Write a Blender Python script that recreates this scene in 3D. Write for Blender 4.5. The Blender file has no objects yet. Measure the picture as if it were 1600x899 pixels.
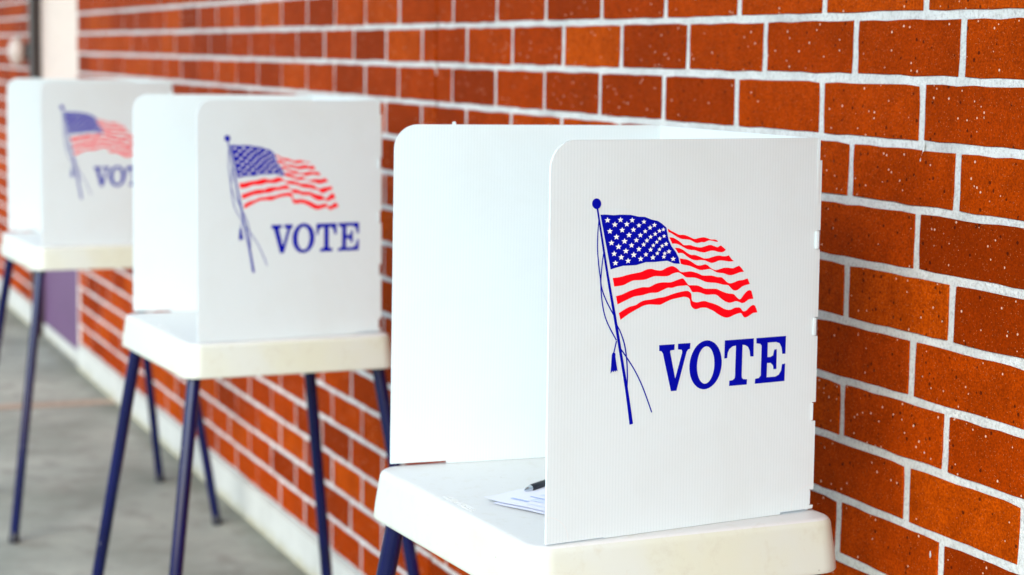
import bpy, bmesh, math, random, json
import numpy as np
from mathutils import Matrix, Vector
from mathutils.bvhtree import BVHTree
from mathutils.geometry import tessellate_polygon

random.seed(7)
scene = bpy.context.scene
COL = scene.collection

# ------------------------------------------------------------------ camera
CAM = Vector((2.6413, -1.7589, 1.6866))
F_PX, YAW, PITCH, ROLL = 3079.77, 0.385079, -0.117349, 0.0168196
fw = Vector((-math.cos(YAW)*math.cos(PITCH), math.sin(YAW)*math.cos(PITCH), math.sin(PITCH)))
rt = fw.cross(Vector((0, 0, 1))).normalized()
up = rt.cross(fw)
rt, up = rt*math.cos(ROLL)+up*math.sin(ROLL), -rt*math.sin(ROLL)+up*math.cos(ROLL)
cam_data = bpy.data.cameras.new('camera')
cam = bpy.data.objects.new('camera', cam_data)
COL.objects.link(cam)
m = Matrix((rt, up, -fw)).transposed().to_4x4()
m.translation = CAM
cam.matrix_world = m
cam_data.sensor_width = 36.0
cam_data.lens = F_PX/1600*36.0
cam_data.clip_start = 0.05
cam_data.clip_end = 2000
cam_data.dof.use_dof = True
cam_data.dof.focus_distance = 2.80
cam_data.dof.aperture_fstop = 4.1
scene.camera = cam

# ------------------------------------------------------------------ sky, sun, exposure
SUN_AZ = math.radians(50)      # towards the camera's side of the wall normal
SUN_EL = math.radians(38)
world = bpy.data.worlds.new('World')
scene.world = world
world.use_nodes = True
wn = world.node_tree.nodes
wn.clear()
sky = wn.new('ShaderNodeTexSky')
sky.sky_type = 'NISHITA'
sky.sun_disc = False
sky.sun_elevation = SUN_EL
sky.sun_rotation = math.pi - SUN_AZ
sky.air_density = 1.0
sky.dust_density = 0.9
sky.ozone_density = 1.0
bg = wn.new('ShaderNodeBackground')
bg.inputs['Strength'].default_value = 0.15
wo = wn.new('ShaderNodeOutputWorld')
world.node_tree.links.new(sky.outputs[0], bg.inputs[0])
world.node_tree.links.new(bg.outputs[0], wo.inputs[0])
sun_data = bpy.data.lights.new('sun', 'SUN')
sun_data.energy = 1.5
sun_data.angle = math.radians(60)
sun_data.color = (0.95, 1.0, 0.985)
sun = bpy.data.objects.new('sun', sun_data)
COL.objects.link(sun)
sdir = Vector((math.sin(SUN_AZ)*math.cos(SUN_EL), -math.cos(SUN_AZ)*math.cos(SUN_EL), math.sin(SUN_EL)))
sun.rotation_euler = sdir.to_track_quat('Z', 'Y').to_euler()
sun.location = (0, -6, 6)
vs = scene.view_settings
vs.view_transform = 'Standard'
vs.look = 'None'
vs.gamma = 1.0
vs.use_curve_mapping = False
vs.exposure = 1.53
scene.cycles.max_bounces = 10
scene.cycles.diffuse_bounces = 5
scene.cycles.use_denoising = True

# ------------------------------------------------------------------ helpers
def tag(o, label=None, cat=None, group=None, kind=None):
    if label: o['label'] = label
    if cat: o['category'] = cat
    if group: o['group'] = group
    if kind: o['kind'] = kind
    return o

def mesh_obj(name, verts, faces, mat, parent=None, smooth=False):
    me = bpy.data.meshes.new(name)
    me.from_pydata([tuple(v) for v in verts], [], faces)
    me.materials.append(mat)
    bm = bmesh.new(); bm.from_mesh(me)
    bmesh.ops.recalc_face_normals(bm, faces=bm.faces)
    bm.to_mesh(me); bm.free()
    if smooth:
        for p in me.polygons: p.use_smooth = True
    o = bpy.data.objects.new(name, me)
    COL.objects.link(o)
    o.parent = parent
    return o

def flat_obj(name, verts, faces, mat, parent=None):
    me = bpy.data.meshes.new(name)
    me.from_pydata([tuple(v) for v in verts], [], faces)
    me.materials.append(mat)
    o = bpy.data.objects.new(name, me)
    COL.objects.link(o)
    o.parent = parent
    return o

def box(x0, x1, y0, y1, z0, z1):
    v = [(x, y, z) for x in (x0, x1) for y in (y0, y1) for z in (z0, z1)]
    f = [(0,1,3,2), (4,6,7,5), (0,4,5,1), (2,3,7,6), (0,2,6,4), (1,5,7,3)]
    return v, f

def bev_box(name, x0, x1, y0, y1, z0, z1, mat, parent=None, b=0.004, seg=2):
    v, f = box(x0, x1, y0, y1, z0, z1)
    o = mesh_obj(name, v, f, mat, parent)
    bm = bmesh.new(); bm.from_mesh(o.data)
    bmesh.ops.bevel(bm, geom=bm.edges[:], offset=b, segments=seg, affect='EDGES', profile=0.5)
    bm.to_mesh(o.data); bm.free()
    return o

def tube(p0, p1, r0, r1, n=20, cap=True):
    p0, p1 = Vector(p0), Vector(p1)
    d = (p1-p0).normalized()
    a = d.orthogonal().normalized(); b = d.cross(a)
    v = []; f = []
    for p, r in ((p0, r0), (p1, r1)):
        for i in range(n):
            t = 2*math.pi*i/n
            v.append(p + a*math.cos(t)*r + b*math.sin(t)*r)
    for i in range(n):
        j = (i+1) % n
        f.append((i, j, n+j, n+i))
    if cap:
        f.append(tuple(range(n-1, -1, -1))); f.append(tuple(range(n, 2*n)))
    return v, f

def lathe_between(p0, p1, prof, n=20):
    """prof: (fraction along axis, radius)"""
    p0, p1 = Vector(p0), Vector(p1)
    ax = p1-p0
    d = ax.normalized(); a = d.orthogonal().normalized(); b = d.cross(a)
    v = []; f = []
    for k, (t, r) in enumerate(prof):
        for i in range(n):
            w = 2*math.pi*i/n
            v.append(p0+ax*t+(a*math.cos(w)+b*math.sin(w))*r)
        if k:
            for i in range(n):
                j = (i+1) % n
                f.append(((k-1)*n+i, (k-1)*n+j, k*n+j, k*n+i))
    f.append(tuple(range(n-1, -1, -1))); f.append(tuple(range((len(prof)-1)*n, len(prof)*n)))
    return v, f

def smooth_by_angle(o, ang=40):
    for p in o.data.polygons: p.use_smooth = True
    try:
        o.data.set_sharp_from_angle(angle=math.radians(ang))
    except Exception:
        pass

# ------------------------------------------------------------------ materials
class NT:
    def __init__(self, name):
        self.mat = bpy.data.materials.new(name)
        self.mat.use_nodes = True
        self.t = self.mat.node_tree
        self.t.nodes.clear()
        self.out = self.n('ShaderNodeOutputMaterial')
    def n(self, typ, **kw):
        nd = self.t.nodes.new(typ)
        for k, v in kw.items():
            if k.startswith('i_'):
                nd.inputs[k[2:].replace('__', ' ')].default_value = v
            else:
                setattr(nd, k, v)
        return nd
    def l(self, a, b): self.t.links.new(a, b)
    def principled(self, **kw):
        p = self.n('ShaderNodeBsdfPrincipled')
        for k, v in kw.items(): p.inputs[k.replace('__', ' ')].default_value = v
        self.l(p.outputs[0], self.out.inputs['Surface'])
        return p
    def pos(self):
        return self.n('ShaderNodeNewGeometry').outputs['Position']
    def noise(self, vec, scale, detail=4, rough=0.55, dist=0.0):
        nd = self.n('ShaderNodeTexNoise')
        nd.inputs['Scale'].default_value = scale; nd.inputs['Detail'].default_value = detail
        nd.inputs['Roughness'].default_value = rough; nd.inputs['Distortion'].default_value = dist
        self.l(vec, nd.inputs['Vector'])
        return nd.outputs['Fac']
    def ramp(self, fac, stops, interp='LINEAR'):
        r = self.n('ShaderNodeValToRGB')
        r.color_ramp.interpolation = interp
        el = r.color_ramp.elements
        while len(el) > 1: el.remove(el[-1])
        for i, (p, c) in enumerate(stops):
            e = el[0] if i == 0 else el.new(p)
            e.position = p
            e.color = c if len(c) == 4 else (*c, 1)
        self.l(fac, r.inputs[0])
        return r.outputs[0]
    def mix(self, fac, a, b, blend='MIX'):
        nd = self.n('ShaderNodeMix', data_type='RGBA', blend_type=blend)
        for s, val in ((0, fac), (6, a), (7, b)):
            if hasattr(val, 'links'): self.l(val, nd.inputs[s])
            elif s == 0: nd.inputs[0].default_value = val
            else: nd.inputs[s].default_value = (*val, 1) if len(val) == 3 else val
        return nd.outputs[2]
    def math(self, op, a, b=None, c=None):
        nd = self.n('ShaderNodeMath', operation=op)
        for i, v in enumerate((a, b, c)):
            if v is None: continue
            if hasattr(v, 'links'): self.l(v, nd.inputs[i])
            else: nd.inputs[i].default_value = v
        return nd.outputs[0]
    def bump(self, h, strength, dist, normal=None):
        b = self.n('ShaderNodeBump')
        b.inputs['Strength'].default_value = strength; b.inputs['Distance'].default_value = dist
        self.l(h, b.inputs['Height'])
        if normal: self.l(normal, b.inputs['Normal'])
        return b.outputs[0]

def brick_material():
    M = NT('brick_face')
    p = M.principled(Roughness=0.5)
    p.inputs['Specular IOR Level'].default_value = 0.008
    pos = M.pos()
    oi = M.n('ShaderNodeObjectInfo'); geo = M.n('ShaderNodeNewGeometry')
    rnd = M.math('FRACT', M.math('ADD', oi.outputs['Random'], geo.outputs['Random Per Island']))
    base = M.ramp(rnd, [(0.0, (0.25, 0.025, 0.0006)), (0.2, (0.38, 0.040, 0.0006)), (0.7, (0.48, 0.056, 0.0007)), (1.0, (0.56, 0.080, 0.001))])
    blot = M.noise(pos, 8, 4, 0.6, 0.3)
    base = M.mix(M.ramp(blot, [(0.30, (0.45,)*3), (0.60, (0,)*3)]), base, (0.17, 0.018, 0.0006))
    mott = M.noise(pos, 42, 4, 0.7)
    base = M.mix(M.ramp(mott, [(0.36, (0.4,)*3), (0.56, (0,)*3)]), base, (0.19, 0.021, 0.0006))
    grain = M.noise(pos, 230, 3, 0.75)
    base = M.mix(M.ramp(grain, [(0.40, (0.6,)*3), (0.58, (0,)*3)]), base, (0.13, 0.014, 0.0006))
    # dark pits
    vo = M.n('ShaderNodeTexVoronoi'); vo.inputs['Scale'].default_value = 95; M.l(pos, vo.inputs['Vector'])
    vsel = M.n('ShaderNodeSeparateColor'); M.l(vo.outputs['Color'], vsel.inputs[0])
    pit = M.math('MULTIPLY', M.math('LESS_THAN', vo.outputs['Distance'], M.math('MULTIPLY', vsel.outputs[1], 0.30)), M.math('GREATER_THAN', vsel.outputs[0], 0.72))
    base = M.mix(M.math('MULTIPLY', pit, 0.75), base, (0.035, 0.007, 0.003))
    # pale specks: mortar spatter, and glints off pores put into the colour
    v2 = M.n('ShaderNodeTexVoronoi'); v2.inputs['Scale'].default_value = 120; M.l(pos, v2.inputs['Vector'])
    s2 = M.n('ShaderNodeSeparateColor'); M.l(v2.outputs['Color'], s2.inputs[0])
    rad = M.math('MULTIPLY', M.math('MULTIPLY', s2.outputs[1], s2.outputs[1]), 0.25)
    sp = M.math('MULTIPLY', M.math('LESS_THAN', v2.outputs['Distance'], rad), M.math('GREATER_THAN', s2.outputs[0], 0.78))
    base = M.mix(M.math('MULTIPLY', sp, 0.85), base, (0.80, 0.50, 0.34))
    v3 = M.n('ShaderNodeTexVoronoi'); v3.inputs['Scale'].default_value = 300; M.l(pos, v3.inputs['Vector'])
    s3 = M.n('ShaderNodeSeparateColor'); M.l(v3.outputs['Color'], s3.inputs[0])
    sp3 = M.math('MULTIPLY', M.math('LESS_THAN', v3.outputs['Distance'], 0.24), M.math('GREATER_THAN', s3.outputs[0], 0.78))
    base = M.mix(M.math('MULTIPLY', sp3, 0.55), base, (0.58, 0.20, 0.07))
    # lime bloom smears
    sm = M.noise(pos, 17, 4, 0.6, 0.6)
    base = M.mix(M.ramp(sm, [(0.74, (0,)*3), (0.84, (0.30,)*3)]), base, (0.55, 0.33, 0.26))
    M.l(base, p.inputs['Base Color'])
    h = M.math('ADD', M.noise(pos, 120, 4, 0.65), M.math('MULTIPLY', pit, -0.8))
    h = M.math('ADD', h, M.math('MULTIPLY', sp, 0.5))
    M.l(M.bump(h, 0.8, 0.0018), p.inputs['Normal'])
    M.l(M.ramp(grain, [(0.3, (0.62,)*3), (0.7, (0.42,)*3)]), p.inputs['Roughness'])
    return M.mat

def mortar_material():
    M = NT('mortar_joint')
    p = M.principled(Roughness=0.9)
    pos = M.pos()
    c = M.ramp(M.noise(pos, 14, 5), [(0.3, (0.58, 0.60, 0.56)), (0.6, (0.71, 0.73, 0.68))])
    c = M.mix(M.ramp(M.noise(pos, 190, 3, 0.7), [(0.36, (0.55,)*3), (0.52, (0,)*3)]), c, (0.38, 0.37, 0.34))
    c = M.mix(M.ramp(M.noise(pos, 5.5, 3, 0.5), [(0.62, (0,)*3), (0.74, (0.45,)*3)]), c, (0.33, 0.32, 0.30))
    M.l(c, p.inputs['Base Color'])
    M.l(M.bump(M.noise(pos, 160, 4, 0.7), 0.9, 0.004), p.inputs['Normal'])
    return M.mat

def panel_material():
    M = NT('fluted_white_plastic')
    tc = M.n('ShaderNodeTexCoord')
    sx = M.n('ShaderNodeSeparateXYZ'); M.l(tc.outputs['Object'], sx.inputs[0])
    w = M.math('SINE', M.math('MULTIPLY', sx.outputs[0], 2*math.pi/0.0052))
    web = M.math('MULTIPLY', M.math('ADD', w, 1.0), 0.5)
    col = M.ramp(web, [(0.0, (0.765, 0.83, 0.825)), (0.72, (0.76, 0.825, 0.82)), (1.0, (0.72, 0.79, 0.785))])
    dirt = M.noise(tc.outputs['Object'], 5, 6, 0.65, 0.5)
    col = M.mix(M.ramp(dirt, [(0.48, (0,)*3), (0.75, (0.26,)*3)]), col, (0.66, 0.69, 0.65))
    p = M.n('ShaderNodeBsdfPrincipled')
    p.inputs['Roughness'].default_value = 0.42
    p.inputs['Specular IOR Level'].default_value = 0.4
    M.l(col, p.inputs['Base Color'])
    M.l(M.bump(web, 0.13, 0.0006), p.inputs['Normal'])
    t = M.n('ShaderNodeBsdfTranslucent'); M.l(col, t.inputs[0])
    mx = M.n('ShaderNodeMixShader'); mx.inputs[0].default_value = 0.24
    M.l(p.outputs[0], mx.inputs[1]); M.l(t.outputs[0], mx.inputs[2])
    M.l(mx.outputs[0], M.out.inputs['Surface'])
    return M.mat

def tray_material():
    M = NT('moulded_cream_plastic')
    p = M.principled(Roughness=0.38)
    tc = M.n('ShaderNodeTexCoord').outputs['Object']
    c = M.ramp(M.noise(tc, 4.5, 4, 0.5), [(0.35, (0.55, 0.575, 0.51)), (0.65, (0.56, 0.565, 0.42))])
    sep = M.n('ShaderNodeSeparateXYZ'); M.l(tc, sep.inputs[0])
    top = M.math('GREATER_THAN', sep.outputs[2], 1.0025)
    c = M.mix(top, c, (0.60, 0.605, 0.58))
    gr = M.noise(tc, 38, 5, 0.7)
    c = M.mix(M.ramp(gr, [(0.54, (0,)*3), (0.72, (0.35,)*3)]), c, (0.46, 0.43, 0.32))
    v = M.n('ShaderNodeTexVoronoi'); v.inputs['Scale'].default_value = 42; M.l(tc, v.inputs['Vector'])
    s = M.n('ShaderNodeSeparateColor'); M.l(v.outputs['Color'], s.inputs[0])
    sp = M.math('MULTIPLY', M.math('LESS_THAN', v.outputs['Distance'], 0.055), M.math('GREATER_THAN', s.outputs[0], 0.82))
    c = M.mix(M.math('MULTIPLY', sp, 0.6), c, (0.20, 0.18, 0.14))
    M.l(c, p.inputs['Base Color'])
    M.l(M.bump(M.noise(tc, 420, 2, 0.5), 0.10, 0.0008), p.inputs['Normal'])
    return M.mat

def leg_material():
    M = NT('navy_enamelled_tube')
    p = M.principled(Roughness=0.16)
    p.inputs['Specular IOR Level'].default_value = 0.4
    tc = M.n('ShaderNodeTexCoord').outputs['Object']
    c = M.ramp(M.noise(tc, 6, 3), [(0.3, (0.0005, 0.002, 0.034)), (0.7, (0.001, 0.0035, 0.055))])
    chip = M.noise(tc, 30, 5, 0.65)
    c = M.mix(M.ramp(chip, [(0.69, (0,)*3), (0.72, (0.6,)*3)]), c, (0.45, 0.42, 0.38))
    M.l(c, p.inputs['Base Color'])
    return M.mat

def concrete_material():
    M = NT('walkway_concrete')
    p = M.principled(Roughness=0.75)
    pos = M.pos()
    c = M.ramp(M.noise(pos, 1.6, 6, 0.6), [(0.30, (0.17, 0.185, 0.145)), (0.5, (0.285, 0.30, 0.245)), (0.68, (0.38, 0.39, 0.32))])
    c = M.mix(M.ramp(M.noise(pos, 6.5, 4, 0.6, 0.4), [(0.50, (0,)*3), (0.66, (0.7,)*3)]), c, (0.18, 0.18, 0.145))
    c = M.mix(M.ramp(M.noise(pos, 90, 3, 0.7), [(0.35, (0.3,)*3), (0.55, (0,)*3)]), c, (0.17, 0.17, 0.155))
    c = M.mix(M.ramp(M.noise(pos, 0.7, 3), [(0.55, (0,)*3), (0.75, (0.3,)*3)]), c, (0.34, 0.27, 0.19))
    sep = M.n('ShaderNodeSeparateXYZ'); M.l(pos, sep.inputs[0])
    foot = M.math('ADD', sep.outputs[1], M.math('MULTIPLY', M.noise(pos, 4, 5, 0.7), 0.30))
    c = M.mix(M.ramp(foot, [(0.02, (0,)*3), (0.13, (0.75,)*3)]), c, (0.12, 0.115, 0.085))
    M.l(c, p.inputs['Base Color'])
    M.l(M.bump(M.noise(pos, 70, 5, 0.65), 0.35, 0.003), p.inputs['Normal'])
    return M.mat

def plinth_material():
    M = NT('painted_concrete_base')
    p = M.principled(Roughness=0.75)
    pos = M.pos()
    c = M.ramp(M.noise(pos, 5, 5, 0.6), [(0.3, (0.46, 0.455, 0.40)), (0.65, (0.55, 0.545, 0.48))])
    sep = M.n('ShaderNodeSeparateXYZ'); M.l(pos, sep.inputs[0])
    edge = M.math('ADD', sep.outputs[2], M.math('MULTIPLY', M.noise(pos, 12, 4, 0.6), 0.09))
    c = M.mix(M.ramp(edge, [(0.045, (0.85,)*3), (0.085, (0,)*3)]), c, (0.38, 0.34, 0.20))
    M.l(c, p.inputs['Base Color'])
    M.l(M.bump(M.noise(pos, 60, 4), 0.3, 0.003), p.inputs['Normal'])
    return M.mat

def plain(name, col, rough=0.5, metal=0.0, var=0.12, scale=20, **kw):
    M = NT(name)
    p = M.principled(Roughness=rough, Metallic=metal)
    tc = M.n('ShaderNodeTexCoord').outputs['Object']
    lo = tuple(c*(1-var) for c in col); hi = tuple(min(1, c*(1+var)) for c in col)
    M.l(M.ramp(M.noise(tc, scale, 4), [(0.3, lo), (0.7, hi)]), p.inputs['Base Color'])
    for k, v in kw.items(): p.inputs[k.replace('__', ' ')].default_value = v
    return M.mat

MAT = dict(
    brick=brick_material(), mortar=mortar_material(), panel=panel_material(), tray=tray_material(),
    leg=leg_material(), concrete=concrete_material(), plinth=plinth_material(),
    blue=plain('blue_screen_ink', (0.0005, 0.0025, 0.31), 0.55, var=0.08, scale=60, Specular__IOR__Level=0.05),
    red=plain('red_screen_ink', (0.84, 0.002, 0.008), 0.55, var=0.05, scale=60, Specular__IOR__Level=0.05),
    white_ink=plain('unprinted_white', (0.78, 0.80, 0.78), 0.45, var=0.02),
    rubber=plain('black_rubber', (0.015, 0.015, 0.022), 0.6),
    sealant=plain('dark_joint_sealant', (0.055, 0.030, 0.018), 0.7, var=0.4),
    purple=plain('purple_door_paint', (0.12, 0.05, 0.125), 0.55, var=0.1, scale=6),
    doorwhite=plain('door_paint_and_reflection', (0.76, 0.59, 0.48), 0.4, var=0.06),
    dark=plain('dark_brown_metal', (0.022, 0.012, 0.010), 0.45),
    globe=plain('pale_opal_plastic', (0.58, 0.48, 0.41), 0.3, var=0.03),
    paper=plain('ballot_paper', (0.70, 0.72, 0.80), 0.8, var=0.02),
    paperink=plain('pale_blue_print', (0.60, 0.67, 0.82), 0.8, var=0.1),
    paperdark=plain('blue_ballot_print', (0.36, 0.47, 0.72), 0.8, var=0.1),
    penblack=plain('black_pen_barrel', (0.006, 0.008, 0.016), 0.4, Specular__IOR__Level=0.25),
    steel=plain('steel_pen_tip', (0.62, 0.66, 0.70), 0.22, metal=1.0, var=0.05),
    tan=plain('tan_joint_filler', (0.37, 0.27, 0.19), 0.85, var=0.25, scale=30),
    soffit=plain('unseen_roof_paint', (0.52, 0.50, 0.46), 0.8, var=0.06, scale=3),
    asphalt=plain('pale_paving', (0.30, 0.30, 0.29), 0.85, var=0.2, scale=3),
)

# ------------------------------------------------------------------ setting: ground
S = 600.0
o = flat_obj('ground', [(-S, -S, -0.004), (S, -S, -0.004), (S, S, -0.004), (-S, S, -0.004)], [(0, 1, 2, 3)], MAT['asphalt'])
tag(o, kind='structure')
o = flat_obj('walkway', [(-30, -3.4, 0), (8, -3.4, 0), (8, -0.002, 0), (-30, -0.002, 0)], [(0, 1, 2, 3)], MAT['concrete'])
tag(o, kind='structure')
o = flat_obj('walkway_joint', [(-6.78, -3.4, 0.004), (-6.66, -3.4, 0.004), (-6.66, -0.004, 0.004), (-6.78, -0.004, 0.004)], [(0, 1, 2, 3)], MAT['tan'])
tag(o, kind='structure')
# added roof over the walkway, unseen, sized to shade the table tops
v, f = box(-30, 8, -2.1, 0.3, 3.45, 3.65)
o = mesh_obj('unseen_walkway_roof', v, f, MAT['soffit'])
tag(o, kind='structure')

# ------------------------------------------------------------------ brick wall
A_PITCH, B_PITCH, ZJ = 0.3048, 0.1016, 1.7591
JT, JV = 0.0140, 0.0185
Z_BASE = ZJ-16*B_PITCH
CTRL = -2.2566
DOOR0, DOOR1, DOOR_TOP = -9.16, -7.77, ZJ+4*B_PITCH
X_END0, X_END1 = -26.0, 6.0

wall = bpy.data.objects.new('brick_wall', None)
COL.objects.link(wall)
wall.location = (-4, 0, 0)
tag(wall, 'orange red brick wall with pale mortar joints running behind all the booths', 'brick wall')
WOFF = Vector((4, 0, 0))

def wall_part(name, v, f, mat, smooth=False):
    v = [Vector(q)+WOFF for q in v]
    return mesh_obj(name, v, f, mat, wall, smooth)

def brick_proto(seed, L=1.0, H=1.0):
    """one brick, face outline a little uneven; unit = full brick"""
    r = random.Random(seed)
    bl, bh, d = A_PITCH-JV, B_PITCH-JT, 0.05
    out = []
    def side(p, q, n, jit, axis):
        for i in range(n):
            t = i/n
            x = p[0]+(q[0]-p[0])*t; z = p[1]+(q[1]-p[1])*t
            j = r.uniform(-jit, jit)
            if i: out.append((x+(j if axis else 0), z+(0 if axis else j)))
            else: out.append((x*(1-(r.random()**4)*.022), z*(1-(r.random()**4)*.07)))
    hx, hz = bl/2, bh/2
    side((-hx, -hz), (hx, -hz), 7, .0013, 0)
    side((hx, -hz), (hx, hz), 3, .0013, 1)
    side((hx, hz), (-hx, hz), 7, .0013, 0)
    side((-hx, hz), (-hx, -hz), 3, .0013, 1)
    n = len(out); v = []; f = []
    for x, z in out: v.append((x*(1-.0012/hx), 0, z*(1-.0012/hz)))
    for x, z in out: v.append((x, .0016, z))
    for x, z in out: v.append((x, d, z))
    f.append(tuple(range(n)))
    for i in range(n):
        j = (i+1) % n
        f.append((i, n+i, n+j, j)); f.append((n+i, 2*n+i, 2*n+j, n+j))
    return v, f

PROTO = [brick_proto(s) for s in range(8)]
PMESH = []
for k, (v, f) in enumerate(PROTO):
    me = bpy.data.meshes.new('brick')
    me.from_pydata(v, [], f); me.materials.append(MAT['brick'])
    bm = bmesh.new(); bm.from_mesh(me); bmesh.ops.recalc_face_normals(bm, faces=bm.faces); bm.to_mesh(me); bm.free()
    PMESH.append(me)

# courses: joints stand a third of a brick apart from row to row
def row_joints(k):
    a_row = (k % 2 == 0)
    right = 0.0 if a_row else 0.1028
    left = -2.564 if a_row else -2.371
    js = []
    x = right
    while x > CTRL+0.03: x -= A_PITCH
    x += A_PITCH
    while x < X_END1+A_PITCH: js.append(x); x += A_PITCH
    jl = []
    x = left
    while x > X_END0-A_PITCH: jl.append(x); x -= A_PITCH
    return sorted(jl), js

bricks = []
for k in range(-16, 17):
    zc = ZJ+(k+0.5)*B_PITCH
    jl, jr = row_joints(k)
    segs = []
    hj = JV/2
    xs = jl+[CTRL]
    for a, b in zip(xs[:-1], xs[1:]):
        segs.append((a+hj, b-(hj if b != CTRL else 0.008)))
    xs = [CTRL]+jr
    for a, b in zip(xs[:-1], xs[1:]):
        segs.append((a+(hj if a != CTRL else 0.008), b-hj))
    for a, b in segs:
        if zc < DOOR_TOP:
            if b > DOOR0 and a < DOOR0: b = DOOR0-0.004
            elif a < DOOR1 and b > DOOR1: a = DOOR1+0.004
            elif a >= DOOR0 and b <= DOOR1: continue
        if b-a < 0.012: continue
        bricks.append(((a+b)/2, zc, b-a))

# mortar bed behind the bricks, split round the doorway
MY = 0.0034
v = []; f = []
for (x0, x1, z0, z1) in ((X_END0, DOOR0, Z_BASE, 3.45), (DOOR1, CTRL-.009, Z_BASE, 3.45), (CTRL+.009, X_END1, Z_BASE, 3.45), (DOOR0, DOOR1, DOOR_TOP, 3.45)):
    bv, bf = box(x0, x1, MY, 0.25, z0, z1)
    n = len(v); v += bv; f += [tuple(i+n for i in q) for q in bf]
wall_part('mortar', v, f, MAT['mortar'])
v, f = box(CTRL-.009, CTRL+.009, 0.007, 0.2, Z_BASE, 3.45)
wall_part('control_joint', v, f, MAT['sealant'])
for x0, x1 in ((X_END0, DOOR0-.002), (DOOR1+.002, X_END1)):
    v, f = box(x0, x1, -0.012, 0.2, -0.01, Z_BASE-.004)
    o = wall_part('wall_base', v, f, MAT['plinth'])
    bm = bmesh.new(); bm.from_mesh(o.data)
    bmesh.ops.bevel(bm, geom=bm.edges[:], offset=.006, segments=2, affect='EDGES')
    bm.to_mesh(o.data); bm.free()

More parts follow.
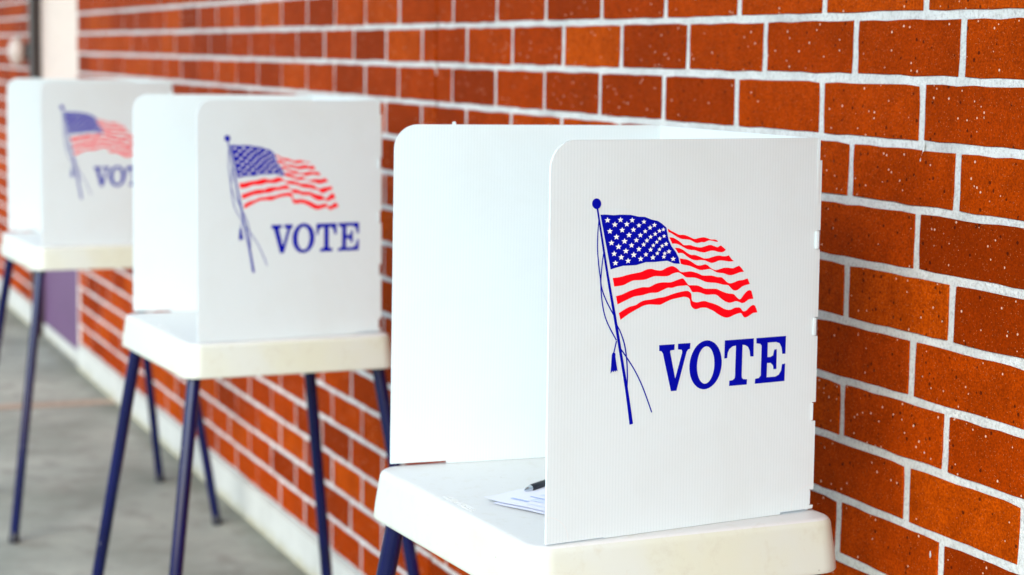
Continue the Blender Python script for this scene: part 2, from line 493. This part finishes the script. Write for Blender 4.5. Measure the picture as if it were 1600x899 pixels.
# ------------------------------------------------------------------ voting booths
ZT, ZS, ZP = 1.0058, 0.9249, 1.5715
PV, PW, PYV, PYW, LEAN = 0.5727, 0.4815, -0.2325, 0.2416, -0.0067
LX, LY, FX, FY = 0.2558, 0.2321, 0.382, 0.361
ART = json.loads('''{"canton":[[824,4615],[926,4613],[1047,4602],[1156,4606],[1338,4598],[1473,4569],[1584,4563],[1696,4522],[1808,4499],[1883,4456],[1959,4398],[1974,4326],[2001,4223],[2054,4129],[2131,4045],[2183,3961],[2205,3870],[2098,3882],[1984,3924],[1897,3921],[1773,3915],[1613,3919],[1442,3883],[1222,3883],[1101,3861],[1011,3840]],"stars":[[943,4534,52,43],[1163,4533,51,42],[1362,4522,49,40],[1564,4494,43,35],[1747,4442,45,37],[1904,4374,37,31],[1068,4469,52,43],[1271,4469,51,42],[1479,4445,45,37],[1672,4407,44,37],[1836,4356,41,34],[986,4378,51,42],[1194,4388,51,42],[1386,4387,49,40],[1589,4358,42,34],[1763,4314,41,34],[1919,4279,37,31],[1099,4294,53,44],[1311,4314,52,43],[1507,4305,48,39],[1684,4276,41,34],[1843,4247,40,33],[1016,4213,51,42],[1238,4229,54,44],[1439,4237,48,39],[1621,4226,43,36],[1791,4199,37,31],[1956,4165,42,35],[1136,4155,55,45],[1358,4167,49,40],[1566,4170,44,37],[1734,4153,38,32],[1888,4140,39,32],[1064,4059,51,42],[1263,4090,54,44],[1485,4109,49,41],[1688,4093,45,37],[1843,4091,37,31],[2008,4056,45,37],[1185,4004,52,43],[1398,4031,54,45],[1608,4028,44,37],[1805,4036,40,33],[1935,4031,40,33],[1088,3927,51,42],[1303,3949,53,43],[1519,3969,50,42],[1731,3980,50,41],[1921,3983,42,35],[2086,3946,48,39]],"stripes":[[[[1981,4384],[2047,4349],[2118,4318],[2189,4289],[2269,4285],[2351,4261],[2453,4221],[2534,4231],[2625,4238],[2697,4221],[2748,4204],[2820,4200],[2866,4184],[2882,4163]],[[2882,4163],[2841,4167],[2759,4186],[2708,4189],[2637,4167],[2586,4171],[2510,4160],[2454,4176],[2392,4205],[2332,4217],[2231,4229],[2170,4251],[2109,4282],[2038,4321],[1996,4333]]],[[[2014,4259],[2080,4250],[2140,4223],[2212,4180],[2273,4138],[2384,4133],[2466,4110],[2558,4094],[2618,4100],[2710,4121],[2761,4121],[2823,4101],[2874,4087],[2905,4098],[2935,4111]],[[2937,4110],[2984,4076],[3029,4042]],[[3029,4042],[2986,4017],[2945,4011],[2883,4019],[2821,4036],[2760,4040],[2699,4028],[2648,4019],[2631,4019],[2549,4032],[2478,4056],[2396,4065],[2335,4077],[2274,4104],[2203,4139],[2142,4162],[2062,4167]]],[[[2112,4104],[2184,4099],[2255,4072],[2327,4028],[2398,3993],[2469,3988],[2541,3967],[2613,3939],[2650,3931],[2712,3931],[2783,3946],[2854,3960],[2916,3962],[2978,3951],[3029,3949],[3086,3960]],[[3086,3960],[3134,3904],[3179,3873]],[[3179,3873],[3104,3869],[3031,3879],[2959,3890],[2897,3888],[2836,3870],[2775,3862],[2713,3879],[2651,3902],[2563,3912],[2512,3910],[2451,3917],[2390,3940],[2328,3975],[2277,4010],[2236,4027],[2176,4027]]],[[[2203,3949],[2259,3941],[2340,3925],[2411,3894],[2473,3858],[2524,3836],[2585,3833],[2656,3845],[2704,3829],[2757,3790],[2808,3765],[2860,3754],[2932,3766],[2993,3779],[3065,3780],[3159,3768],[3220,3784],[3277,3800]],[[3277,3800],[3325,3759],[3368,3707]],[[3368,3707],[3306,3705],[3234,3687],[3172,3672],[3120,3666],[3068,3676],[2995,3702],[2923,3710],[2861,3724],[2798,3755],[2747,3774],[2655,3768],[2587,3765],[2536,3777],[2474,3800],[2413,3824],[2342,3843],[2281,3853],[2222,3872]]],[[[1048,3718],[1171,3726],[1329,3756],[1524,3781],[1622,3812],[1708,3819],[1782,3801],[1882,3789],[1968,3821],[2030,3839],[2086,3842],[2156,3809],[2239,3751],[2390,3754],[2491,3733],[2563,3708],[2625,3684],[2778,3676],[2882,3650],[2959,3643],[3006,3614],[3059,3570],[3117,3547],[3184,3557],[3266,3581],[3360,3588],[3437,3607]],[[3437,3607],[3460,3565],[3482,3523]],[[3482,3523],[3362,3499],[3311,3472],[3260,3445],[3213,3438],[3166,3453],[3124,3488],[3081,3522],[2988,3536],[2874,3564],[2740,3579],[2668,3592],[2576,3629],[2473,3660],[2331,3671],[2270,3704],[2209,3739],[2163,3749],[2083,3735],[2009,3707],[1934,3703],[1785,3712],[1711,3700],[1613,3673],[1515,3667],[1404,3667],[1319,3641],[1223,3607],[1077,3596]]],[[[1109,3458],[1202,3474],[1335,3519],[1456,3548],[1566,3564],[1665,3559],[1726,3577],[1800,3604],[1911,3617],[2049,3611],[2161,3639],[2261,3659],[2292,3637],[2328,3598],[2370,3557],[2436,3551],[2527,3544],[2599,3519],[2671,3491],[2866,3479],[2939,3451],[3022,3420],[3095,3400],[3184,3387],[3231,3350],[3290,3307],[3326,3316],[3366,3360],[3417,3408],[3474,3432],[3516,3416]],[[3516,3416],[3534,3361],[3555,3301]],[[3555,3301],[3473,3295],[3432,3273],[3380,3249],[3338,3249],[3286,3268],[3233,3281],[3171,3269],[3109,3264],[3036,3288],[2952,3338],[2889,3383],[2827,3400],[2704,3401],[2643,3417],[2581,3438],[2520,3448],[2443,3453],[2412,3488],[2375,3534],[2334,3555],[2264,3553],[2176,3550],[2076,3531],[2001,3534],[1914,3507],[1816,3476],[1692,3475],[1569,3452],[1422,3438],[1301,3399],[1136,3339]]],[[[1163,3215],[1232,3250],[1340,3294],[1450,3315],[1511,3346],[1596,3372],[1719,3381],[1843,3398],[1930,3404],[2016,3421],[2116,3447],[2241,3467],[2341,3474],[2388,3460],[2417,3430],[2425,3396],[2431,3346],[2452,3317],[2503,3302],[2544,3300],[2605,3309],[2666,3310],[2738,3290],[2831,3263],[2914,3232],[2987,3195],[3040,3172],[3097,3159],[3154,3163],[3215,3184],[3304,3183],[3341,3152],[3373,3124],[3425,3131],[3466,3163],[3518,3198],[3559,3207],[3591,3194]],[[3591,3194],[3614,3147],[3636,3094]],[[3636,3094],[3563,3089],[3511,3068],[3449,3038],[3402,3032],[3370,3054],[3343,3092],[3311,3102],[3249,3092],[3177,3069],[3126,3053],[3069,3047],[3002,3063],[2918,3103],[2834,3153],[2751,3190],[2699,3211],[2638,3217],[2587,3215],[2547,3205],[2511,3200],[2465,3213],[2429,3243],[2411,3281],[2401,3331],[2380,3365],[2329,3386],[2278,3391],[2168,3378],[2068,3362],[1969,3331],[1883,3299],[1820,3300],[1684,3311],[1586,3299],[1512,3272],[1403,3227],[1294,3176],[1192,3116]]]],"pole":[[771,4707,28.0],[838,4373,31.3],[962,3757,39.1],[1089,3188,45.9],[1200,2663,46.1],[1319,2099,50.7],[1408,1607,62.0]],"cord_a":[[797,4536,15.1],[784,4339,17.3],[785,4114,17.3],[812,3887,19.4],[840,3711,19.5],[858,3508,19.5],[885,3334,19.5],[932,3169,19.5],[1007,3020,19.6],[1127,2831,19.7]],"cord_b":[[1182,2728,19.7],[1295,2590,19.8],[1452,2377,19.9],[1599,2116,20.0],[1760,1751,20.1]],"cord_c":[[883,4069,17.3],[856,3832,17.3],[852,3630,19.5],[931,3425,19.5],[1069,3198,19.6]],"cord_d":[[1114,3071,17.5],[1194,2942,19.7],[1268,2755,22.0],[1308,2541,22.0],[1325,2309,22.0],[1321,2135,19.8]],"cord_e":[[1128,2822,19.7],[1086,2661,19.7]],"tassel":[[1052,2627],[1064,2653],[1086,2666],[1108,2649],[1117,2623],[1112,2605],[1155,2386],[1130,2404],[1120,2382],[1098,2401],[1085,2379],[1068,2399],[1035,2362]],"ball":[[834,4768],[832,4748],[824,4731],[813,4715],[797,4704],[779,4697],[759,4695],[739,4698],[721,4706],[705,4718],[692,4734],[684,4752],[681,4772],[683,4791],[690,4808],[702,4824],[718,4835],[736,4842],[755,4844],[775,4841],[794,4833],[810,4821],[823,4805],[831,4787]],"V":[[1869,2715],[2143,2713],[2140,2630],[2073,2627],[2065,2609],[2164,2212],[2278,2580],[2278,2608],[2263,2625],[2203,2633],[2203,2715],[2424,2713],[2421,2630],[2387,2623],[2359,2589],[2190,2032],[2092,2033],[1939,2587],[1913,2623],[1871,2632]],"O":[[2998,2356],[2990,2300],[2976,2246],[2954,2195],[2927,2148],[2894,2107],[2857,2073],[2815,2046],[2771,2028],[2726,2018],[2680,2016],[2635,2024],[2591,2040],[2550,2065],[2514,2097],[2481,2135],[2455,2180],[2434,2229],[2420,2282],[2414,2337],[2414,2393],[2421,2449],[2436,2503],[2457,2553],[2484,2600],[2516,2641],[2553,2675],[2594,2702],[2638,2721],[2683,2731],[2729,2733],[2774,2726],[2818,2710],[2859,2686],[2896,2655],[2929,2616],[2956,2571],[2977,2522],[2991,2468],[2998,2413]],"O_hole":[[2864,2362],[2860,2319],[2853,2278],[2842,2238],[2828,2203],[2811,2171],[2791,2144],[2770,2123],[2746,2108],[2722,2100],[2697,2098],[2673,2103],[2649,2115],[2627,2133],[2607,2156],[2589,2186],[2574,2219],[2562,2257],[2554,2297],[2550,2339],[2549,2382],[2553,2425],[2560,2466],[2571,2505],[2585,2541],[2602,2572],[2621,2599],[2643,2620],[2666,2635],[2691,2644],[2715,2646],[2740,2641],[2764,2630],[2786,2612],[2806,2588],[2824,2559],[2839,2525],[2851,2488],[2859,2447],[2863,2405]],"T":[[3045,2712],[3581,2711],[3584,2441],[3522,2444],[3507,2534],[3473,2593],[3419,2621],[3375,2627],[3371,2174],[3375,2138],[3399,2116],[3473,2108],[3469,2030],[3141,2031],[3144,2110],[3206,2114],[3243,2140],[3247,2182],[3252,2623],[3191,2616],[3131,2578],[3103,2523],[3096,2446],[3044,2445]],"E":[[3629,2711],[4189,2711],[4183,2443],[4125,2444],[4108,2541],[4070,2607],[4006,2630],[3845,2631],[3846,2414],[3905,2413],[3949,2436],[3965,2499],[3974,2520],[4019,2520],[4019,2224],[3965,2224],[3954,2279],[3908,2324],[3842,2326],[3839,2112],[4004,2111],[4066,2135],[4110,2197],[4125,2289],[4184,2297],[4178,2032],[3617,2030],[3624,2105],[3691,2110],[3726,2144],[3730,2592],[3703,2622],[3631,2633]]}''')
for k in list(ART):
    def sc(x): return [sc(i) for i in x] if isinstance(x, list) else x*1e-4
    ART[k] = sc(ART[k])

def catmull(pts, n=4):
    P = [Vector(p) for p in pts]
    out = []
    for i in range(len(P)-1):
        p0 = P[max(i-1, 0)]; p1 = P[i]; p2 = P[i+1]; p3 = P[min(i+2, len(P)-1)]
        for j in range(n):
            t = j/n
            out.append(0.5*((2*p1)+(p2-p0)*t+(2*p0-5*p1+4*p2-p3)*t*t+(3*p1-p0-3*p2+p3)*t*t*t))
    out.append(P[-1])
    return out

def poly_faces(loops, h):
    """flat filled outline in the panel's plane (x = u, z = v), h in front of its face"""
    vs = [Vector((p[0], p[1], 0)) for lp in loops for p in lp]
    tris = tessellate_polygon([[Vector((p[0], p[1], 0)) for p in lp] for lp in loops])
    v = [(q.x, -h, q.y) for q in vs]
    f = []
    for t in tris:
        a, b, c = (vs[i] for i in t)
        f.append(t if (b-a).cross(c-a).z > 0 else (t[0], t[2], t[1]))
    return v, f

def ribbon(pts, n=6):
    P = catmull(pts, n)
    L = []; R = []
    for i, p in enumerate(P):
        q = P[min(i+1, len(P)-1)]; o = P[max(i-1, 0)]
        d = Vector((q.x-o.x, q.y-o.y)).normalized()
        nrm = Vector((-d.y, d.x))*(p.z/2)
        L.append((p.x+nrm.x, p.y+nrm.y)); R.append((p.x-nrm.x, p.y-nrm.y))
    return L+R[::-1]

PRINT_H = 0.0024   # half the sheet's thickness plus ink
def printed(name, loops, mat, parent, h=PRINT_H):
    v, f = poly_faces(loops, h)
    return flat_obj(name, v, f, mat, parent)

def sheet(name, outline, thick, mat, parent):
    """cut plastic sheet: outline in (u, v), thickness along y"""
    n = len(outline)
    t = tessellate_polygon([[Vector((u, w, 0)) for u, w in outline]])
    v = [(u, -thick/2, w) for u, w in outline]+[(u, thick/2, w) for u, w in outline]
    f = [tuple(q) for q in t]+[tuple(n+i for i in q) for q in t]
    f += [(i, (i+1) % n, n+(i+1) % n, n+i) for i in range(n)]
    return mesh_obj(name, v, f, mat, parent)

PL = math.hypot(PYW-PYV, (PV-PW)/2)
PH = ZP-ZT
def panel_outline(side):
    r = 0.040
    o = []
    # voter-side bottom, a little clear of the tray until the tongue that enters the slot
    gap = 0.0045 if side < 0 else 0.0015
    o += [(0, gap), (0.098, gap), (0.098, 0.0), (PL-.06, 0.0), (PL-.06, 0.003), (PL+.002, 0.003)]
    e = PL+0.0035; i1 = PL-0.004
    for a, b in ((0.008, 0.0324), (0.1376, 0.1667), (0.2675, 0.2965), (0.3986, 0.4274)):
        o += [(e, a), (i1, a), (i1, b), (e, b)]
    o += [(e, 0.5318), (PL-.002, 0.5318), (PL-.002, PH-.003), (PL-.005, PH)]
    if side < 0: o += [(0.1042, PH), (0.1040, PH+.004), (0.1015, PH+.005), (0.099, PH+.004), (0.0988, PH)]
    for i in range(9):
        a = math.pi/2*(1+i/8)
        o.append((r+r*math.cos(a), PH-r+r*math.sin(a)))
    return o

def rounded_rect(w, d, r, n=8):
    pts = []
    for cx, cy, a0 in ((w/2-r, d/2-r, 0), (-w/2+r, d/2-r, 90), (-w/2+r, -d/2+r, 180), (w/2-r, -d/2+r, 270)):
        for i in range(n+1):
            a = math.radians(a0+90*i/n)
            pts.append((cx+r*math.cos(a), cy+r*math.sin(a)))
    return pts

def make_booth(loc, yaw, label):
    root = bpy.data.objects.new('voting_booth', None)
    COL.objects.link(root)
    root.location = (loc[0], loc[1], 0); root.rotation_euler = (0, 0, yaw)
    tag(root, label, 'voting booth', 'voting booths lined up along the brick wall')
    # moulded tray
    W0, D0 = 0.596, 0.518
    prof = []    # (growth from the top outline, z)
    R = 0.013
    prof.append((-0.20, ZT)); prof.append((-0.030, ZT)); prof.append((-0.016, ZT-.0003))
    for i in range(1, 6):
        a = math.radians(90*i/6)
        prof.append((-R+R*math.sin(a)*1.0, ZT-R+R*math.cos(a)))
    prof += [(0.000, ZT-R), (0.0065, ZT-.055), (0.0085, ZT-.075), (0.009, ZS+.002), (0.008, ZS), (0.005, ZS), (0.0035, ZS+.004), (-0.004, ZT-.012), (-0.05, ZT-.008)]
    v = []; f = []; n = None
    for k, (g, z) in enumerate(prof):
        rr = max(0.012, 0.038+g*0.8)
        ring = rounded_rect(W0+2*g, D0+2*g, rr)
        n = len(ring)
        v += [(x, y, z) for x, y in ring]
        if k:
            for i in range(n):
                j = (i+1) % n
                f.append(((k-1)*n+i, (k-1)*n+j, k*n+j, k*n+i))
    f.append(tuple(range(n))); f.append(tuple(range(len(v)-1, len(v)-1-n, -1)))
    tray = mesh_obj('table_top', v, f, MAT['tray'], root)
    smooth_by_angle(tray, 50)
    # worn raised moulding mark along the voter's edge
    ev = []; ef = []
    er = random.Random(3)
    for g in range(10):
        gx = -0.050+g*0.0108
        bars = [(0, .0085, 0, .0014), (0, .0014, 0, .0115), (.007, .0084, .002, .0115), (0, .0085, .0055, .0068), (0, .0085, .0102, .0115)]
        er.shuffle(bars)
        for x0, x1, y0, y1 in bars[:3]:
            bv, bf = box(gx+x0, gx+x1, -.241+y0, -.241+y1, ZT-.001, ZT+.0007+.0001*er.random())
            n0 = len(ev); ev += bv; ef += [tuple(i+n0 for i in q) for q in bf]
    mesh_obj('moulded_mark', ev, ef, MAT['tray'], tray)
    # legs
    for sx in (1, -1):
        for sy in (-1, 1):
            foot = Vector((sx*FX, sy*FY, 0)); top = Vector((sx*LX, sy*LY, ZS))
            d = (top-foot)
            top2 = foot+d*1.06
            p0 = foot+d*0.028
            vv, ff = lathe_between(p0, top2, [(0, .0150), (.004, .0160), (.93, .0160), (.931, .0172), (1, .0172)], 24)
            leg = mesh_obj('leg', vv, ff, MAT['leg'], root); smooth_by_angle(leg, 40)
            vv, ff = lathe_between(foot, foot+d*.036, [(0, .016), (.1, .0185), (.85, .0182), (1, .0168)], 20)
            vv = [Vector((q[0], q[1], max(q[2], 0.0))) for q in vv]
            tip = mesh_obj('leg_tip', vv, ff, MAT['rubber'], leg); smooth_by_angle(tip, 50)
    # side panels: local x runs from the voter's edge to the wall, z up, y through the sheet
    panels = []
    for side in (1, -1):
        pm = sheet('privacy_panel', panel_outline(side), 0.004, MAT['panel'], root)
        P0 = Vector((side*PV/2, PYV, ZT)); P1 = Vector((side*PW/2, PYW, ZT)); P2 = Vector((side*(PV/2+LEAN), PYV, ZP))
        U = (P1-P0).normalized(); V = (P2-P0); V = (V-U*V.dot(U)).normalized(); N = U.cross(V)  # faces outwards for +1
        mm = Matrix((U, -N, V)).transposed().to_4x4(); mm.translation = P0+Vector((0, 0, 0.0006))
        pm.matrix_local = mm
        panels.append(pm)
    front = panels[0]
    front['label'] = 'white side panel printed with a waving flag and VOTE'
    # back panel beside the wall
    bw = PW/2-0.003
    o = [(-bw, 0.0)]
    o += [(bw, 0.0)]
    for a, b in ((0.0095, 0.031), (0.139, 0.1655), (0.269, 0.295), (0.400, 0.426)):
        o += [(bw, a), (bw+.0045, a), (bw+.0045, b), (bw, b)]
    o += [(bw, PH-.001), (-bw, PH-.001)]
    for a, b in ((0.400, 0.426), (0.269, 0.295), (0.139, 0.1655), (0.0095, 0.031)):
        o += [(-bw, b), (-bw-.0045, b), (-bw-.0045, a), (-bw, a)]
    back = sheet('back_panel', o, 0.004, MAT['panel'], root)
    back.matrix_local = Matrix.Translation((0, PYW-.004, ZT+.0006))
    # retaining clips pressed over the panel's lower corners
    for u0, sgn in ((0.0, 1), (PL-.004, -1)):
        arc = []
        for i in range(9):
            a = math.pi/2*i/8
            arc.append((u0+sgn*(0.036*math.sin(a)-.0), .004+.036*math.cos(a), .0011))
        rb = ribbon(arc, 2)
        printed('corner_crease', [rb if sgn > 0 else rb[::-1]], MAT['white_ink'], front, PRINT_H+.0002)
    # printed flag
    printed('flag_canton', [ART['canton']], MAT['blue'], front)
    v = []; f = []
    for (u, w, ru, rv) in ART['stars']:
        n0 = len(v)
        v.append((u, -PRINT_H-.0003, w))
        for i in range(10):
            a = math.pi/2+i*math.pi/5
            r = 1.0 if i % 2 == 0 else 0.45
            v.append((u+ru*r*math.cos(a), -PRINT_H-.0003, w+rv*r*math.sin(a)))
        for i in range(10): f.append((n0, n0+1+i, n0+1+(i+1) % 10))
    so = flat_obj('star_pattern', v, f, MAT['white_ink'], front)
    for segs in ART['stripes']:
        lp = []
        for sgm in segs:
            c = catmull([(p[0], p[1], 0) for p in sgm], 4)
            lp += [(q.x, q.y) for q in c]
        clean = []
        for p in lp:
            if not clean or (abs(p[0]-clean[-1][0])+abs(p[1]-clean[-1][1])) > 1e-5: clean.append(p)
        printed('flag_stripe', [clean], MAT['red'], front)
    pole = printed('flagpole_print', [ribbon(ART['pole'])], MAT['blue'], front, PRINT_H+.0001)
    printed('finial_print', [ART['ball']], MAT['blue'], front, PRINT_H+.0002)
    for kk, hh in (('cord_a', .0002), ('cord_b', .0002), ('cord_c', .0003), ('cord_d', .0003), ('cord_e', .0004)):
        printed('cord_print', [ribbon(ART[kk])], MAT['blue'], front, PRINT_H+hh)
    printed('tassel_print', [ART['tassel']], MAT['blue'], front, PRINT_H+.0003)
    for ch in 'VTE': printed('letter', [ART[ch]], MAT['blue'], front)
    printed('letter', [ART['O'], ART['O_hole']], MAT['blue'], front)
    return root

BOOTHS = [((-0.1368, -0.4849), 0.0657, 'nearest and sharpest voting booth, with paper and pen on its table'),
          ((-2.1523, -0.5135), 0.0648, 'middle voting booth of the three, with all four navy legs in view'),
          ((-4.5104, -0.511), 0.0602, 'farthest voting booth, blurred and partly hidden behind the middle one')]
for loc, yaw, lab in BOOTHS: make_booth(loc, yaw, lab)

# ------------------------------------------------------------------ bricks: the 300 that show largest are single parts
def project(P):
    d = P-CAM
    z = d.dot(fw)
    if z < 0.1: return None
    return 800+F_PX*d.dot(rt)/z, 449.5-F_PX*d.dot(up)/z
ov = []; of = []
for (bx, by), yaw, _ in BOOTHS:
    R = Matrix.Rotation(yaw, 4, 'Z'); R.translation = (bx, by, 0)
    for q in ([(PV/2, PYV, ZT), (PW/2, PYW, ZT), (PW/2, PYW, ZP), (PV/2, PYV, ZP)],
              [(-PV/2, PYV, ZT), (-PW/2, PYW, ZT), (-PW/2, PYW, ZP), (-PV/2, PYV, ZP)],
              [(-PW/2, PYW, ZT), (PW/2, PYW, ZT), (PW/2, PYW, ZP), (-PW/2, PYW, ZP)],
              [(.29, -.25, ZS), (.29, .25, ZS), (.29, .25, ZT), (.29, -.25, ZT)],
              [(-.29, -.25, ZS), (.29, -.25, ZS), (.29, -.25, ZT), (-.29, -.25, ZT)],
              [(-.29, -.25, ZT), (.29, -.25, ZT), (.29, .25, ZT), (-.29, .25, ZT)]):
        n0 = len(ov); ov += [R@Vector(p) for p in q]; of.append((n0, n0+1, n0+2, n0+3))
bvh = BVHTree.FromPolygons(ov, of)
ranked = []
for idx, (xc, zc, w) in enumerate(bricks):
    h = B_PITCH-JT
    cs = [project(Vector((xc+a*w/2, 0, zc+b*h/2))) for a, b in ((-1, -1), (1, -1), (1, 1), (-1, 1))]
    if any(c is None for c in cs): continue
    area = 0.5*abs(sum(cs[i][0]*cs[(i+1) % 4][1]-cs[(i+1) % 4][0]*cs[i][1] for i in range(4)))
    vis = 0
    for a in (-.42, -.14, .14, .42):
        for b in (-.4, 0, .4):
            P = Vector((xc+a*w, 0, zc+b*h)); q = project(P)
            if not (0 <= q[0] <= 1600 and 0 <= q[1] <= 899): continue
            d = P-CAM; L = d.length
            if bvh.ray_cast(CAM, d/L, L-.01)[0] is None: vis += 1
    if vis: ranked.append((area*vis/12, idx))
ranked.sort(reverse=True)
single = set(i for _, i in ranked[:300])
v = []; f = []
for idx, (xc, zc, w) in enumerate(bricks):
    sx = w/(A_PITCH-JV)
    k = random.randrange(8)
    jx, jy, jz = random.uniform(-.0008, .0008), random.uniform(-.0009, .0009), random.uniform(-.0009, .0009)
    rz, ry = random.uniform(-.004, .004), random.uniform(-.0035, .0035)
    M4 = Matrix.Translation((xc+jx, jy, zc+jz)) @ Matrix.Rotation(ry, 4, 'Y') @ Matrix.Rotation(rz, 4, 'Z') @ Matrix.Diagonal((sx, 1, 1, 1))
    if idx in single:
        o = bpy.data.objects.new('brick', PMESH[k]); COL.objects.link(o)
        o.parent = wall; o.matrix_local = Matrix.Translation(WOFF) @ M4
    else:
        pv, pf = PROTO[k]; n0 = len(v)
        v += [M4@Vector(q)+WOFF for q in pv]; f += [tuple(i+n0 for i in q) for q in pf]
rest = mesh_obj('brickwork', v, f, MAT['brick'], wall)
rest['kind'] = 'stuff'

# mortar that ran or splashed over the brick faces
def drip(x, z, pts):
    P = [Vector((x+a, -r*.35, z+b)) for a, b, r in pts]
    v = []; f = []; n = 8
    for k, ((a, b, r), c) in enumerate(zip(pts, P)):
        for i in range(n):
            t = 2*math.pi*i/n
            v.append((c.x+r*math.cos(t), -max(0.0, r*.8*math.sin(t))+.001, c.z+r*.25*math.cos(t)))
        if k:
            for i in range(n):
                j = (i+1) % n
                f.append(((k-1)*n+i, (k-1)*n+j, k*n+j, k*n+i))
    f.append(tuple(range(n))); f.append(tuple(range(len(v)-n, len(v))))
    wall_part('mortar_drip', v, f, MAT['mortar'], True)
drip(0.0085, 1.548, [(.002, .014, .0016), (.003, .007, .0024), (.001, -.002, .0020), (-.003, -.010, .0018), (-.005, -.016, .0024), (-.006, -.0195, .0012)])
drip(0.048, 1.072, [(0, .008, .0008), (0, .002, .0022), (0, -.004, .0014)])
drip(0.27, 0.836, [(.001, .008, .0018), (0, .001, .003), (-.002, -.006, .0024), (-.001, -.012, .0012)])
drip(0.075, 0.915, [(0, .006, .0014), (.001, 0, .0026), (0, -.005, .0012)])

# ------------------------------------------------------------------ door far along the wall
door = bpy.data.objects.new('door', None)
COL.objects.link(door); door.location = ((DOOR0+DOOR1)/2, 0.03, 0)
tag(door, 'purple door with a bright pane in the brick wall behind the farthest booth', 'door')
DX = Vector((-(DOOR0+DOOR1)/2, -0.03, 0))
def dpart(name, x0, x1, y0, y1, z0, z1, mat, parent=door, b=.004):
    return bev_box(name, x0+DX.x, x1+DX.x, y0+DX.y, y1+DX.y, z0, z1, mat, parent, b)
dpart('door_frame', DOOR0, DOOR0+.11, -.045, .10, .0, DOOR_TOP-.006, MAT['dark'])
dpart('door_frame', DOOR1-.05, DOOR1, .002, .10, .0, DOOR_TOP-.006, MAT['doorwhite'])
dpart('door_frame', DOOR0+.111, DOOR1-.051, .004, .10, DOOR_TOP-.09, DOOR_TOP-.006, MAT['doorwhite'])
leaf = dpart('door_leaf', DOOR0+.112, DOOR1-.052, .012, .05, .075, 1.0, MAT['purple'])
dpart('kick_plate', DOOR0+.112, DOOR1-.052, .006, .05, .004, .072, MAT['plinth'])
dpart('upper_panel', DOOR0+.112, DOOR1-.052, .012, .05, 1.003, DOOR_TOP-.094, MAT['doorwhite'])  # pale colour stands in for sky reflected in the glass pane

# small pale fitting on the wall beyond the door
fit = bpy.data.objects.new('wall_light', None)
COL.objects.link(fit); fit.location = (-9.50, 0, 1.66)
tag(fit, 'small pale oval light fitting on the brick wall left of the door', 'wall light')
vv, ff = lathe_between((0, .003, 0), (0, -.03, 0), [(0, .05), (.9, .05), (1, .045)], 20)
o = mesh_obj('back_plate', vv, ff, MAT['dark'], fit); smooth_by_angle(o)
vv, ff = lathe_between((0, -.06, -.085), (0, -.06, .085), [(0, .01), (.06, .03), (.25, .05), (.5, .056), (.75, .05), (.94, .03), (1, .01)], 20)
o = mesh_obj('globe', vv, ff, MAT['globe'], fit); smooth_by_angle(o, 60)

# ------------------------------------------------------------------ paper and pen on the nearest table
(bx, by), byaw, _ = BOOTHS[0]
BR = Matrix.Rotation(byaw, 4, 'Z'); BR.translation = (bx, by, 0)
def make_sheet(name, cx, cy, ang, w, h, z, curl, lines, label):
    nx, ny = 8, 10
    v = []; f = []
    def surf(a, b):
        t = max(0, 1-(a*w/.05)) * max(0, 1-(b*h/.06))
        e = max(0, 1-a*w/.03)*.5
        return curl*t*t+0.0015*math.sin(b*5+a*3)**2 + curl*.15*e
    for j in range(ny+1):
        for i in range(nx+1):
            a, b = i/nx, j/ny
            v.append((a*w, b*h, surf(a, b)))
    for j in range(ny):
        for i in range(nx):
            k = j*(nx+1)+i
            f.append((k, k+1, k+nx+2, k+nx+1))
    o = flat_obj(name, v, f, MAT['paper'])
    for p in o.data.polygons: p.use_smooth = True
    o.matrix_world = BR @ Matrix.Translation((cx, cy, z)) @ Matrix.Rotation(ang, 4, 'Z')
    tag(o, label, 'paper', 'loose ballot papers on the nearest table')
    if lines:
        for (u0, u1, w0, w1, mt) in lines:
            lv = []; lf = []
            n = 8
            for i in range(n+1):
                a = u0+(u1-u0)*i/n
                for b in (w0, w1): lv.append((a*w, b*h, surf(a, b)+.0007))
            for i in range(n): lf.append((2*i, 2*i+2, 2*i+3, 2*i+1))
            flat_obj('printed_line', lv, lf, MAT[mt], o)
    return o
ang = math.radians(25.5)
make_sheet('paper', 0.026, -0.192, ang-.05, .14, .20, ZT+.0012, .001, None, 'lowest loose paper sheet, its edge peeping out towards the front of the table')
make_sheet('paper', 0.004, -0.197, ang, .14, .20, ZT+.0034, .004,
           [(.22, .46, .135, .165, 'paperdark'), (.42, .98, .20, .29, 'paperink'), (.30, .98, .305, .325, 'paperdark'), (.5, .98, .09, .10, 'paperink'),
            (.34, .98, .40, .44, 'paperink'), (.30, .98, .50, .52, 'paperdark'), (.34, .98, .58, .62, 'paperink')],
           'upper paper sheet with blue printed lines lying under the pen')
pen = bpy.data.objects.new('pen', None); COL.objects.link(pen)
pen.matrix_world = BR @ Matrix.Translation((-0.016, -0.117, ZT+.0070))
tag(pen, 'black ballpoint pen with a silver tip lying on the papers', 'pen')
dp = Vector((-.53, .848, .012)).normalized()
vv, ff = lathe_between(dp*0.0, dp*.017, [(0, .0009), (.10, .0014), (.14, .0024), (.6, .0044), (1, .0054)], 20)
o = mesh_obj('tip', vv, ff, MAT['steel'], pen); smooth_by_angle(o, 50)
vv, ff = lathe_between(dp*.017, dp*.135, [(0, .0052), (.02, .0057), (.3, .0058), (.31, .0054), (.95, .0054), (1, .0046)], 20)
o = mesh_obj('barrel', vv, ff, MAT['penblack'], pen); smooth_by_angle(o, 50)
vv, ff = lathe_between(dp*.135, dp*.147, [(0, .0028), (.9, .0028), (1, .002)], 16)
o = mesh_obj('push_button', vv, ff, MAT['steel'], pen); smooth_by_angle(o, 50)
